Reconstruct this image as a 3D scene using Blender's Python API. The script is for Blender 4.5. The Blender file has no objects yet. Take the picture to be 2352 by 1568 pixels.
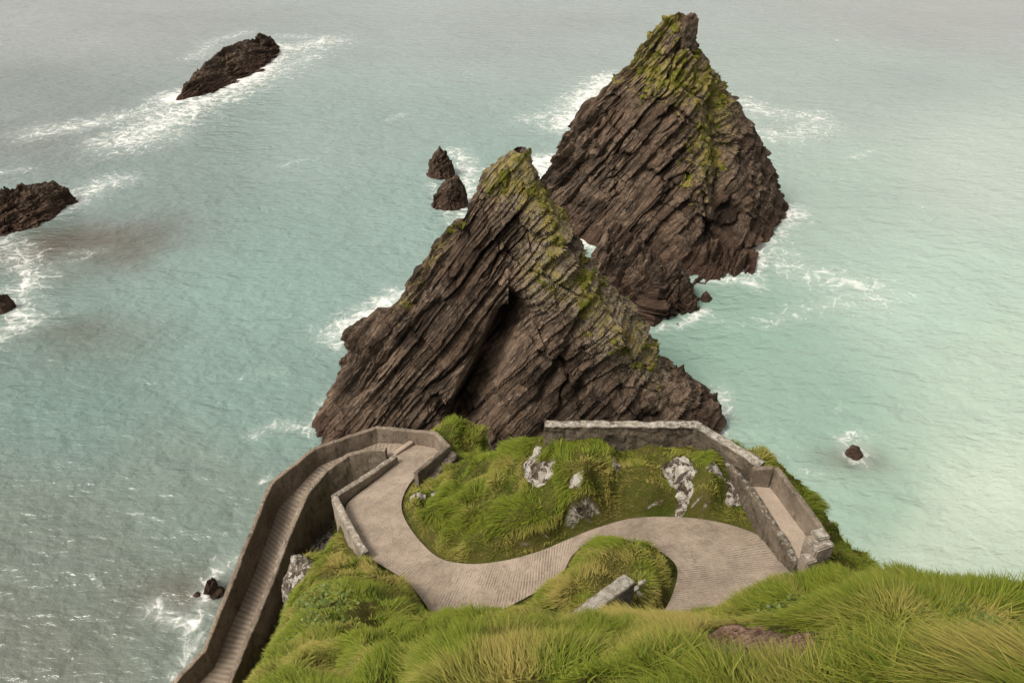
import bpy, bmesh, math, random
import numpy as np
from mathutils import Vector, kdtree, Matrix
random.seed(4); rng = np.random.default_rng(7)
C = bpy.context.scene.collection
H, PITCH, FPX = 55.0, math.radians(35), 2352*26/36
CP, SP = math.cos(PITCH), math.sin(PITCH)

# ---------------------------------------------------------------- survey helpers
def ray(u, v):
    a = (u-1176)/FPX; b = (784-v)/FPX
    return np.array([a, CP+b*SP, -SP+b*CP])
def P(u, v, z):
    d = ray(u, v); t = (z-H)/d[2]
    return np.array([d[0]*t, d[1]*t, z])
def PY(u, v, Y0, k=0.0):
    d = ray(u, v); t = (Y0+k*H)/(d[1]-k*d[2])
    return np.array([d[0]*t, d[1]*t, H+d[2]*t])
def project(p):
    q = p-np.array([0, 0, H])
    dep = q[:, 1]*CP-q[:, 2]*SP
    up = q[:, 1]*SP+q[:, 2]*CP
    dep = np.where(dep < .1, .1, dep)
    return 1176+FPX*q[:, 0]/dep, 784-FPX*up/dep, dep

# ---------------------------------------------------------------- noise
def hsh(ix, iy, iz, seed=0):
    n = (ix.astype(np.int64)*374761393+iy.astype(np.int64)*668265263+iz.astype(np.int64)*2147483647+seed*974711) & 0xffffffff
    n = ((n ^ (n >> 13))*1274126177) & 0xffffffff
    n = ((n ^ (n >> 15))*2246822519) & 0xffffffff
    n = n ^ (n >> 16)
    return n/4294967295.0
def vnoise(p, seed=0):
    i = np.floor(p); f = p-i; f = f*f*f*(f*(f*6-15)+10); i = i.astype(np.int64)
    r = 0
    for dx in (0, 1):
        for dy in (0, 1):
            for dz in (0, 1):
                w = (f[:, 0] if dx else 1-f[:, 0])*(f[:, 1] if dy else 1-f[:, 1])*(f[:, 2] if dz else 1-f[:, 2])
                r = r+w*hsh(i[:, 0]+dx, i[:, 1]+dy, i[:, 2]+dz, seed)
    return r*2-1
def fbm(p, octv=4, seed=0):
    r = 0; a = 1; t = 0
    for o in range(octv):
        r = r+a*vnoise(p*2**o+13.7*o, seed+o); t += a; a *= .5
    return r/t
def sst(a, b, x):
    t = np.clip((x-a)/(b-a), 0, 1); return t*t*(3-2*t)

# ---------------------------------------------------------------- objects
def mesh_obj(name, V, F, mat, parent=None, smooth=False, attrs=None):
    me = bpy.data.meshes.new(name)
    V = np.asarray(V, dtype=np.float32)
    if isinstance(F, np.ndarray):
        nf, k = F.shape
        me.vertices.add(len(V)); me.vertices.foreach_set('co', V.ravel())
        me.loops.add(nf*k); me.loops.foreach_set('vertex_index', F.astype(np.int32).ravel())
        me.polygons.add(nf); me.polygons.foreach_set('loop_start', np.arange(0, nf*k, k, dtype=np.int32))
        me.update(calc_edges=True)
    else:
        me.from_pydata([tuple(map(float, v)) for v in V], [], [tuple(map(int, f)) for f in F]); me.update()
    me.polygons.foreach_set('use_smooth', np.full(len(me.polygons), bool(smooth)))
    for n, a in (attrs or {}).items():
        a = np.asarray(a, dtype=np.float32)
        if a.ndim == 1:
            me.attributes.new(n, 'FLOAT', 'POINT').data.foreach_set('value', a)
        else:
            if a.shape[1] == 3: a = np.concatenate([a, np.ones((len(a), 1), np.float32)], 1)
            me.attributes.new(n, 'FLOAT_COLOR', 'POINT').data.foreach_set('color', a.ravel())
    me.materials.append(mat)
    o = bpy.data.objects.new(name, me); C.objects.link(o)
    if parent: o.parent = parent
    return o
def tag(o, label, cat, group=None, kind=None):
    o['label'] = label; o['category'] = cat
    if group: o['group'] = group
    if kind: o['kind'] = kind
    return o
def empty(name, loc):
    o = bpy.data.objects.new(name, None); C.objects.link(o); o.location = loc; o.empty_display_size = .3
    return o
def struct(o, label, cat):
    o['kind'] = 'structure'; o['label'] = label; o['category'] = cat; return o
def gridfaces(n, m, closed=False):
    i = np.arange(n-1)[:, None]; j = np.arange(m if closed else m-1)[None, :]
    a = i*m+j; b = i*m+(j+1) % m; c = (i+1)*m+(j+1) % m; d = (i+1)*m+j
    return np.stack([a, b, c, d], -1).reshape(-1, 4)

# ---------------------------------------------------------------- materials
def newmat(name):
    m = bpy.data.materials.new(name); m.use_nodes = True
    nt = m.node_tree; return m, nt, nt.nodes['Principled BSDF']
def N(nt, typ, props=None, **ins):
    n = nt.nodes.new('ShaderNode'+typ)
    for k, v in (props or {}).items(): setattr(n, k, v)
    for k, v in ins.items():
        s = n.inputs[int(k[1:])] if k[0] == 'i' and k[1:].isdigit() else n.inputs[k.replace('_', ' ')]
        if isinstance(v, bpy.types.NodeSocket): nt.links.new(v, s)
        else: s.default_value = v
    return n
def math_(nt, op, a, b=0.0, c=0.0, clamp=False):
    return N(nt, 'Math', {'operation': op, 'use_clamp': clamp}, i0=a, i1=b, i2=c).outputs[0]
def mixc(nt, f, a, b, mode='MIX'):
    return N(nt, 'MixRGB', {'blend_type': mode}, Fac=f, Color1=a, Color2=b).outputs[0]
def noise(nt, vec, scale, detail=4, rough=.55, dist=0.0):
    return N(nt, 'TexNoise', None, Vector=vec, Scale=scale, Detail=detail, Roughness=rough, Distortion=dist).outputs['Fac']
def smooth(nt, x, a, b):
    return N(nt, 'MapRange', {'interpolation_type': 'SMOOTHSTEP'}, Value=x, From_Min=a, From_Max=b).outputs[0]
def pos(nt): return N(nt, 'NewGeometry').outputs['Position']
def nz(nt):
    g = N(nt, 'NewGeometry').outputs['Normal']
    return N(nt, 'SeparateXYZ', None, Vector=g).outputs['Z']
def attr(nt, name, out='Fac'): return N(nt, 'Attribute', {'attribute_name': name}).outputs[out]
def c4(r, g, b): return (r, g, b, 1)
def bump(nt, h, strength, dist, normal=None):
    n = N(nt, 'Bump', None, Strength=strength, Distance=dist, Height=h)
    if normal: nt.links.new(normal, n.inputs['Normal'])
    return n.outputs[0]

def rock_material(name, alpha, tone=1.0, attrs=True):
    m, nt, b = newmat(name)
    p = pos(nt)
    ca, sa = math.cos(alpha), math.sin(alpha)
    wv = N(nt, 'TexNoise', None, Vector=p, Scale=.12, Detail=2).outputs['Color']
    pw = N(nt, 'VectorMath', {'operation': 'MULTIPLY_ADD'}, i0=wv, i1=(2, 2, 2), i2=p).outputs[0]
    dn = N(nt, 'VectorMath', {'operation': 'DOT_PRODUCT'}, i0=pw, i1=(sa, -.25, -ca)).outputs['Value']
    dl = N(nt, 'VectorMath', {'operation': 'DOT_PRODUCT'}, i0=pw, i1=(ca, .1, sa)).outputs['Value']
    dy = N(nt, 'VectorMath', {'operation': 'DOT_PRODUCT'}, i0=pw, i1=(.1, 1, .1)).outputs['Value']
    sv = N(nt, 'CombineXYZ', None, X=dn, Y=math_(nt, 'MULTIPLY', dl, .14), Z=math_(nt, 'MULTIPLY', dy, .35)).outputs[0]
    s1 = noise(nt, sv, 1.6, 5, .68, .4); s2 = noise(nt, sv, 6.0, 4, .65, .2)
    n1 = noise(nt, p, .2, 3, .6); n2 = noise(nt, p, 2.0, 6, .72)
    k = tone*1.02
    col = mixc(nt, smooth(nt, s1, .34, .66), c4(.025*k, .0165*k, .0108*k), c4(.118*k, .080*k, .053*k))
    col = mixc(nt, math_(nt, 'MULTIPLY', smooth(nt, s2, .51, .72), .8), col, c4(.255*k, .195*k, .142*k))
    col = mixc(nt, math_(nt, 'MULTIPLY', smooth(nt, n1, .46, .66), .45), col, c4(.105*k, .064*k, .040*k))
    col = mixc(nt, math_(nt, 'MULTIPLY', smooth(nt, n2, .50, .36), .6), col, c4(.017*k, .0112*k, .0075*k))
    tn = attr(nt, 'tone')   # each slab weathers to its own colour; crack shadow is painted in too
    col = mixc(nt, 1.0, col, N(nt, 'CombineColor', None, Red=math_(nt, 'MULTIPLY_ADD', tn, 1.6, .26), Green=math_(nt, 'MULTIPLY_ADD', tn, 1.66, .23), Blue=math_(nt, 'MULTIPLY_ADD', tn, 1.72, .20)).outputs[0], 'MULTIPLY')
    z = N(nt, 'SeparateXYZ', None, Vector=p).outputs['Z']
    wet = smooth(nt, math_(nt, 'ADD', z, math_(nt, 'MULTIPLY', math_(nt, 'SUBTRACT', n1, .5), 5.0)), 4.5, 1.0)
    col = mixc(nt, math_(nt, 'MULTIPLY', wet, .65), col, mixc(nt, n2, c4(.018, .011, .0075), c4(.108, .058, .037)))
    if attrs:
        li = attr(nt, 'lichen')
        lf = math_(nt, 'MULTIPLY', smooth(nt, math_(nt, 'ADD', math_(nt, 'MULTIPLY', li, .44), n2), .77, 1.0), .8)
        col = mixc(nt, lf, col, mixc(nt, s2, c4(.14, .11, .068), c4(.36, .30, .215)))
        mo = attr(nt, 'moss')
        mf = smooth(nt, math_(nt, 'ADD', mo, math_(nt, 'MULTIPLY', math_(nt, 'SUBTRACT', noise(nt, p, 1.1, 7, .8), .5), 2.5)), .48, .80)
        mc = mixc(nt, smooth(nt, noise(nt, p, 1.1, 5, .7), .40, .60), c4(.105, .11, .014), c4(.25, .195, .065))
        col = mixc(nt, math_(nt, 'MULTIPLY', mf, .85), col, mc)
    nt.links.new(col, b.inputs['Base Color'])
    b.inputs['Roughness'].default_value = .85; b.inputs['Specular IOR Level'].default_value = .2
    h = math_(nt, 'ADD', math_(nt, 'ADD', s1, math_(nt, 'MULTIPLY', s2, .9)), math_(nt, 'MULTIPLY', n2, .7))
    nt.links.new(bump(nt, h, 1.0, .45), b.inputs['Normal'])
    return m
AL = math.radians(53)
M_stack = rock_material('stack_rock', AL, 1.0)
M_reef = rock_material('reef_rock', math.radians(35), .9, False)

def concrete_material(name, dark, light, speck=.5, grooves=False, stain=.5, top_white=.0, bumpd=.05, white=(.50, .46, .39)):
    m, nt, b = newmat(name); p = pos(nt)
    n1 = noise(nt, p, .55, 5, .65); n2 = noise(nt, p, 7, 6, .75); n3 = noise(nt, p, 26, 3, .6)
    col = mixc(nt, smooth(nt, n1, .3, .7), c4(*dark), c4(*light))
    col = mixc(nt, math_(nt, 'MULTIPLY', smooth(nt, n2, .5, .72), speck), col, c4(*[min(.8, x*1.6) for x in light]))
    sp_ = N(nt, 'Mapping', None, Vector=p, Scale=(1, 1, .45)).outputs[0]
    col = mixc(nt, math_(nt, 'MULTIPLY', smooth(nt, noise(nt, sp_, 2.4, 7, .75), .49, .68), stain), col, c4(*[x*.38 for x in dark]))
    col = mixc(nt, math_(nt, 'MULTIPLY', smooth(nt, n3, .5, .72), .4), col, c4(*[x*.45 for x in dark]))
    if top_white:
        up = smooth(nt, nz(nt), .55, .9)
        wf = math_(nt, 'MULTIPLY', math_(nt, 'MULTIPLY_ADD', up, .8, .2), smooth(nt, noise(nt, p, 5, 7, .8), .62-.2*top_white, .70-.12*top_white))
        col = mixc(nt, math_(nt, 'MULTIPLY', wf, .8), col, c4(*white))
    h = math_(nt, 'ADD', n2, math_(nt, 'MULTIPLY', n3, .5))
    if grooves:
        uv = N(nt, 'UVMap').outputs[0]
        ux = N(nt, 'SeparateXYZ', None, Vector=uv).outputs['X']
        wob = math_(nt, 'MULTIPLY', noise(nt, p, 1.6, 4), .09)
        ramp_ = attr(nt, 'ribbed')
        base = math_(nt, 'ADD', ux, wob)
        w1 = math_(nt, 'SINE', math_(nt, 'MULTIPLY', base, 2*math.pi/.13)); w2 = math_(nt, 'SINE', math_(nt, 'MULTIPLY', base, 2*math.pi/.25))
        w = math_(nt, 'ADD', math_(nt, 'MULTIPLY', w1, math_(nt, 'SUBTRACT', 1.0, ramp_)), math_(nt, 'MULTIPLY', w2, ramp_))
        w = math_(nt, 'MULTIPLY_ADD', w, .5, .5)
        wear = math_(nt, 'MULTIPLY', math_(nt, 'MAXIMUM', smooth(nt, noise(nt, p, .8, 6, .75), .32, .62), ramp_), math_(nt, 'MAXIMUM', smooth(nt, noise(nt, p, 5, 5, .8), .34, .62), math_(nt, 'MULTIPLY', ramp_, .75)))
        g = math_(nt, 'MULTIPLY', smooth(nt, w, .8, .1), wear)
        h = math_(nt, 'SUBTRACT', math_(nt, 'MULTIPLY', h, .7), math_(nt, 'MULTIPLY', g, .8))
        col = mixc(nt, math_(nt, 'MULTIPLY', g, math_(nt, 'MULTIPLY_ADD', ramp_, .25, .42)), col, c4(*[x*.40 for x in dark]))
        col = mixc(nt, math_(nt, 'MULTIPLY', ramp_, .35), col, c4(*[x*.6 for x in dark]))
        peb = noise(nt, p, 16, 3, .8)
        col = mixc(nt, math_(nt, 'MULTIPLY', smooth(nt, peb, .52, .66), .4), col, c4(*[x*.5 for x in dark]))
    nt.links.new(col, b.inputs['Base Color']); b.inputs['Roughness'].default_value = .9
    b.inputs['Specular IOR Level'].default_value = .2
    nt.links.new(bump(nt, h, .9, bumpd), b.inputs['Normal'])
    return m
M_path = concrete_material('path_concrete', (.27, .211, .158), (.37, .297, .228), .35, True, .35, 0, .06)
M_conc = concrete_material('wall_concrete', (.125, .096, .068), (.235, .186, .138), .5, False, .75, .35, .08)
M_alc = concrete_material('pale_wall_concrete', (.16, .13, .098), (.29, .236, .182), .5, False, .7, .7, .08)
M_stone = concrete_material('rubble_stone', (.072, .055, .037), (.17, .133, .094), .6, False, .85, .6, .14)
M_cope = concrete_material('lichened_coping', (.13, .11, .085), (.27, .23, .175), .55, False, .75, 1.0, .12)
M_pale = concrete_material('pale_stone', (.22, .19, .148), (.48, .435, .365), .5, False, .65, .9, .14, (.60, .56, .49))

def crag_material():
    m, nt, b = newmat('lichened_crag'); p = pos(nt)
    n2 = noise(nt, p, 3, 6, .7)
    col = mixc(nt, smooth(nt, n2, .35, .65), c4(.024, .017, .011), c4(.12, .09, .06))
    col = mixc(nt, math_(nt, 'MULTIPLY', smooth(nt, noise(nt, p, 3.4, 7, .8, .8), .50, .58), .9), col, c4(.50, .46, .40))
    nt.links.new(col, b.inputs['Base Color']); b.inputs['Roughness'].default_value = .9
    nt.links.new(bump(nt, n2, 1.0, .2), b.inputs['Normal']); return m
M_crag = crag_material()

def ground_material():
    m, nt, b = newmat('headland_ground'); p = pos(nt)
    n1 = noise(nt, p, .45, 5, .6); n2 = noise(nt, p, 3.0, 6, .7); n3 = noise(nt, p, 14, 3, .65)
    col = mixc(nt, smooth(nt, n1, .35, .62), c4(.05, .065, .008), c4(.095, .085, .02))  # ground kept dark, painting in shadow between the grass tufts
    col = mixc(nt, math_(nt, 'MULTIPLY', smooth(nt, n2, .48, .7), .6), col, c4(.16, .12, .045))
    col = mixc(nt, math_(nt, 'MULTIPLY', smooth(nt, n3, .5, .7), .5), col, c4(.028, .026, .007))
    rk = mixc(nt, smooth(nt, n2, .35, .65), c4(.026, .018, .011), c4(.12, .088, .058))
    rk = mixc(nt, math_(nt, 'MULTIPLY', smooth(nt, noise(nt, p, 2.4, 7, .8, .8), .46, .55), .9), rk, c4(.50, .46, .40))
    rf = math_(nt, 'MAXIMUM', smooth(nt, nz(nt), .34, .22), smooth(nt, math_(nt, 'ADD', attr(nt, 'rock'), math_(nt, 'SUBTRACT', n2, .5)), .35, .6))
    col = mixc(nt, rf, col, rk)
    so = mixc(nt, smooth(nt, n2, .35, .65), c4(.11, .060, .037), c4(.29, .185, .128))
    so = mixc(nt, math_(nt, 'MULTIPLY', smooth(nt, n3, .5, .68), .6), so, c4(.38, .265, .19))
    col = mixc(nt, smooth(nt, math_(nt, 'ADD', attr(nt, 'soil'), math_(nt, 'MULTIPLY', math_(nt, 'SUBTRACT', n2, .5), .8)), .3, .6), col, so)
    nt.links.new(col, b.inputs['Base Color']); b.inputs['Roughness'].default_value = .95
    b.inputs['Specular IOR Level'].default_value = .1
    nt.links.new(bump(nt, math_(nt, 'ADD', n2, math_(nt, 'MULTIPLY', n3, .5)), 1.0, .25), b.inputs['Normal'])
    return m
M_ground = ground_material()
def attr_material(name, rough=.7, trans=0.0, spec=.2):
    m, nt, b = newmat(name)
    nt.links.new(attr(nt, 'col', 'Color'), b.inputs['Base Color'])
    b.inputs['Roughness'].default_value = rough; b.inputs['Specular IOR Level'].default_value = spec
    if trans:
        t = N(nt, 'BsdfTranslucent'); nt.links.new(attr(nt, 'col', 'Color'), t.inputs['Color'])
        mx = N(nt, 'MixShader', None, Fac=trans, i1=b.outputs[0], i2=t.outputs[0])
        nt.links.new(mx.outputs[0], nt.nodes['Material Output'].inputs['Surface'])
    return m
M_grass = attr_material('grass_blades', .65, .2)
M_leaf = attr_material('plant_leaves', .5, .15, .35)
M_moss, nt, b = newmat('moss_growth'); p = pos(nt)
col = mixc(nt, smooth(nt, noise(nt, p, .8, 5, .7), .42, .60), c4(.112, .12, .014), c4(.27, .212, .068))
col = mixc(nt, math_(nt, 'MULTIPLY', smooth(nt, noise(nt, p, 3.0, 7, .8), .48, .64), .75), col, c4(.055, .046, .016))
nt.links.new(col, b.inputs['Base Color']); b.inputs['Roughness'].default_value = .95; b.inputs['Specular IOR Level'].default_value = .1
nt.links.new(bump(nt, noise(nt, p, 5, 5, .8), 1, .35), b.inputs['Normal'])

def sea_material():
    m, nt, b = newmat('sea_water'); p = pos(nt)
    mp = N(nt, 'Mapping', None, Vector=p, Rotation=(0, 0, math.radians(-16)), Scale=(.58, 1.0, 1.0)).outputs[0]
    w1 = noise(nt, mp, .16, 2, .5, .3); w2 = noise(nt, mp, .52, 2, .5, .3); w3 = noise(nt, mp, 1.4, 3, .55, .2)
    h = math_(nt, 'ADD', math_(nt, 'ADD', math_(nt, 'MULTIPLY', w1, .9), w2), math_(nt, 'MULTIPLY', w3, .5))
    wc = attr(nt, 'water', 'Color')
    d = attr(nt, 'foam')
    wv = N(nt, 'TexNoise', None, Vector=p, Scale=.25, Detail=2).outputs['Color']
    wp = N(nt, 'VectorMath', {'operation': 'MULTIPLY_ADD'}, i0=wv, i1=(4.5, 4.5, 0), i2=p).outputs[0]
    ed = N(nt, 'TexVoronoi', {'feature': 'DISTANCE_TO_EDGE'}, Vector=wp, Scale=.6).outputs['Distance']
    lace = smooth(nt, ed, .16, .0)
    nn = noise(nt, wp, .5, 8, .76, .6)
    v = math_(nt, 'ADD', d, math_(nt, 'MULTIPLY', math_(nt, 'SUBTRACT', nn, .5), 2.2))
    v = math_(nt, 'ADD', v, math_(nt, 'MULTIPLY', math_(nt, 'SUBTRACT', lace, .35), .22))
    f = math_(nt, 'MULTIPLY', smooth(nt, v, .44, 1.18), smooth(nt, d, .02, .2))
    milk = math_(nt, 'MULTIPLY', smooth(nt, math_(nt, 'ADD', d, math_(nt, 'MULTIPLY', math_(nt, 'SUBTRACT', nn, .5), .7)), .12, .95), .52)
    col = mixc(nt, milk, wc, c4(.41, .45, .41))
    col = mixc(nt, math_(nt, 'MULTIPLY', f, .95), col, c4(.75, .73, .69))
    nt.links.new(col, b.inputs['Base Color'])
    nt.links.new(math_(nt, 'MULTIPLY_ADD', f, .6, .2), b.inputs['Roughness'])
    b.inputs['IOR'].default_value = 1.33
    nt.links.new(bump(nt, h, .8, .72), b.inputs['Normal'])
    return m
M_sea = sea_material()

# ---------------------------------------------------------------- rock builders
def plates(s, q, w, lw, seed, tilt=.35):
    i = np.floor(s/w); off = hsh(i, i*0+3, i*0, seed)*lw
    j = np.floor((q+off)/lw); h = hsh(i, j, i*0, seed+5)
    return h+tilt*(s/w-i)+.3*tilt*((q+off)/lw-j)*(2*hsh(i, j, i*0, seed+8)-1)-.5-.5*tilt
def plate_hash(s, q, w, lw, seed):
    i = np.floor(s/w); off = hsh(i, i*0+3, i*0, seed)*lw
    return hsh(i, np.floor((q+off)/lw), i*0, seed+15)
def strata_disp(V, alpha, amp, seed, sc=1.0, low=1.3):
    ca, sa = math.cos(alpha), math.sin(alpha)
    n = np.array([sa, -.28, -ca]); n /= np.linalg.norm(n)
    l = np.array([ca, .1, sa]); l /= np.linalg.norm(l)
    s = V@n+sc*(1.0*fbm(V*.05/sc, 2, seed+1)+.22*fbm(V*.25/sc, 2, seed+3)+.11*fbm(V*1.1/sc, 3, seed+2))
    q = V@l+V[:, 1]*.3+1.0*sc*fbm(V*.2/sc, 2, seed+6)+.45*sc*fbm(V*.9/sc, 3, seed+7)
    m1 = .25+1.05*sst(-.25, .3, fbm(V*.13/sc, 3, seed+51)); m2 = .15+1.15*sst(-.2, .3, fbm(V*.2/sc+9, 3, seed+52))
    m3 = sst(-.15, .25, fbm(V*.16/sc+21, 3, seed+53))          # beds split finely here, stay as broad slabs elsewhere
    crk = 1-np.abs(vnoise(np.stack([s*.6/sc, q*.07/sc, V[:, 1]*.1/sc], 1), seed+61))
    crk2 = 1-np.abs(vnoise(np.stack([s*.22/sc+.5*fbm(V*.3/sc, 2, seed+63), q*.3/sc, V[:, 1]*.15/sc], 1), seed+62))
    A_, B_, C_ = (2.6*sc, 5.5*sc), (1.0*sc, 3.0*sc), (.34*sc, 1.9*sc)
    dd = (1.1*m1*plates(s, q, *A_, seed, .8)+.85*m2*plates(s, q+5, *B_, seed+11, .75)+(.14+.40*m3)*plates(s, q, *C_, seed+23, .6)
          + .75*m2*plates(q+.6*s, s, 3.4*sc, 2.0*sc, seed+29, .6)
          - 1.15*m1*sst(.90, 1, crk)-.9*m2*sst(.93, 1, crk2)
          + low*fbm(V*.12/sc, 3, seed+31)+.4*fbm(V*.9/sc, 4, seed+41)+.25)
    tone = .36*plate_hash(s, q, *A_, seed)+.36*plate_hash(s, q+5, *B_, seed+11)+.28*(m3*plate_hash(s, q, *C_, seed+23)+(1-m3)*.5)
    tone = np.clip(.5+(tone-.5)*1.4-.4*m1*sst(.86, 1, crk)-.22*sst(.9, 1, crk2), 0, 1)  # shadow in the cracks is painted into the tone
    return amp*dd, tone
def stack(left, right, Y0, k, Ff, Bf, nzl, nf, nb, alpha, amp, seed, extra=None, ex=1.0):
    L = np.array([PY(u, v, Y0, k) for u, v in left]); R = np.array([PY(u, v, Y0, k) for u, v in right])
    L = L[np.argsort(L[:, 2])]; R = R[np.argsort(R[:, 2])]
    zt = min(L[-1, 2], R[-1, 2]); zs = np.linspace(-3, zt, nzl)
    def itp(A, z, sgn):
        zz = np.concatenate([[-3], A[:, 2]]); xx = np.concatenate([[A[0, 0]+sgn*2.0], A[:, 0]])
        return np.interp(z, zz, xx)
    xl = itp(L, zs, -1); xr = itp(R, zs, 1)
    a = np.maximum((xr-xl)/2, .12); c = (xl+xr)/2
    th = np.concatenate([np.linspace(math.pi, 2*math.pi, nf, endpoint=False), np.linspace(0, math.pi, nb, endpoint=False)])
    c0, s0 = np.cos(th), np.sin(th)
    ct = np.sign(c0)*np.abs(c0)**ex; sn = np.sign(s0)*np.abs(s0)**ex
    tt = np.clip(zs/zt, 0, 1)
    F = Ff(tt); B = Bf(tt); cy = Y0+k*zs
    X = c[:, None]+a[:, None]*ct[None]
    Yd = np.where(sn[None] < 0, F[:, None]*sn[None], B[:, None]*sn[None])
    Y = cy[:, None]+Yd
    V = np.stack([X, Y, np.broadcast_to(zs[:, None], X.shape)], -1).reshape(-1, 3)
    nrm = np.stack([np.broadcast_to(c0[None]*np.minimum(1, (np.abs(c0[None])**3)+.15), X.shape), np.broadcast_to(s0[None], X.shape), np.full(X.shape, .12)], -1).reshape(-1, 3)
    nrm /= np.linalg.norm(nrm, axis=1)[:, None]
    fade = np.repeat(np.clip(a/4.0, .3, 1), len(th))
    d, tone = strata_disp(V, alpha, amp, seed); d = d*fade
    if extra is not None: d = d+extra(V, nrm)
    V2 = V+nrm*d[:, None]
    Fc = gridfaces(nzl, len(th), True)
    return V2, Fc, tone, nrm
def ridge_rock(spine, alpha, amp, seed, ns=90, no=70, power=1.25, sc=1.0):
    S = []
    for (u, v, Y, w) in spine:
        q = PY(u, v, Y); S.append([q[0], q[1], q[2], w])
    S = np.array(S); seg = np.r_[0, np.cumsum(np.linalg.norm(np.diff(S[:, :2], axis=0), axis=1))]
    s = np.linspace(0, seg[-1], ns)
    Q = np.stack([np.interp(s, seg, S[:, i]) for i in range(4)], 1)
    T = np.gradient(Q[:, :2], axis=0); T /= np.linalg.norm(T, axis=1)[:, None]
    Pp = np.stack([T[:, 1], -T[:, 0]], 1)
    o = np.linspace(-1.25, 1.25, no); e = np.sin(np.clip(s/seg[-1], 0, 1)*math.pi)**.35
    ww = Q[:, 3]*np.maximum(e, .05)
    xy = Q[:, None, :2]+Pp[:, None]*(ww[:, None]*o[None])[..., None]
    hgt = np.where(e > .04, Q[:, 2], -1.2)
    z = hgt[:, None]*(1-np.abs(o[None])**power)-.6*np.abs(o[None])
    V = np.concatenate([xy, z[..., None]], -1).reshape(-1, 3)
    nr = np.concatenate([Pp[:, None]*o[None, :, None], np.full((ns, no, 1), .7)], -1).reshape(-1, 3)
    nr /= np.linalg.norm(nr, axis=1)[:, None]
    d, tone = strata_disp(V, alpha, amp, seed, sc)
    V = V+nr*(d+amp*.6*sc*fbm(V*.5/sc, 4, seed+71))[:, None]
    return V, gridfaces(ns, no), tone
def polydist(x, z, pts):
    best = np.full(x.shape, 1e9)
    for (a, b) in zip(pts[:-1], pts[1:]):
        dx, dz = b[0]-a[0], b[1]-a[1]
        t = np.clip(((x-a[0])*dx+(z-a[1])*dz)/(dx*dx+dz*dz+1e-9), 0, 1)
        best = np.minimum(best, np.hypot(x-a[0]-t*dx, z-a[1]-t*dz))
    return best
def icos(sub):
    bm = bmesh.new(); bmesh.ops.create_icosphere(bm, subdivisions=sub, radius=1)
    V = np.array([v.co[:] for v in bm.verts]); F = np.array([[v.index for v in f.verts] for f in bm.faces]); bm.free()
    return V, F
ICO4 = icos(4)
def moss_patch(V, F, nrm, mask, thr, thick, parent, seed, sc=1.0):
    m = mask+.6*fbm(V*.4/sc, 3, seed)+.85*fbm(V*1.3/sc, 4, seed+4)
    m = np.where(mask > .05, m, 0)
    ok = (m > thr)[F].all(1); Fs = F[ok]
    ids, inv = np.unique(Fs.ravel(), return_inverse=True)
    lump = .5+.6*vnoise(V[ids]*1.5/sc, seed+7)+.5*vnoise(V[ids]*3.2/sc, seed+8)
    h = sst(thr, thr+.35, m[ids])*(.2+.9*np.clip(lump, 0, 1.5))*thick
    up = nrm[ids]+np.array([0, -.2, .6]); up /= np.linalg.norm(up, axis=1)[:, None]
    o = mesh_obj('moss', V[ids]+up*(h-.02)[:, None], inv.reshape(-1, 4), M_moss, parent, smooth=True)
    o['kind'] = 'stuff'; return o

def block(name, c, size, rot, mat, parent, seed, disp=.05, bev=.05):
    bm = bmesh.new(); bmesh.ops.create_cube(bm, size=1)
    for v in bm.verts: v.co = Vector((v.co.x*size[0], v.co.y*size[1], v.co.z*size[2]))
    bmesh.ops.bevel(bm, geom=bm.edges[:], offset=bev, segments=2, affect='EDGES')
    bmesh.ops.subdivide_edges(bm, edges=[e for e in bm.edges if e.calc_length() > .2], cuts=4, use_grid_fill=True)
    V = np.array([v.co[:] for v in bm.verts]); F = [[v.index for v in f.verts] for f in bm.faces]; bm.free()
    V = V+disp*np.stack([fbm(V*2+seed, 3, 1), fbm(V*2+seed, 3, 2), fbm(V*2+seed, 3, 3)], 1)
    ca, sa = math.cos(rot), math.sin(rot)
    V = np.stack([V[:, 0]*ca-V[:, 1]*sa, V[:, 0]*sa+V[:, 1]*ca, V[:, 2]], 1)+np.array(c)
    if parent: V = V-np.array(parent.location)
    return mesh_obj(name, V, F, mat, parent, attrs={'tone': np.full(len(V), .55)})

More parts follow.
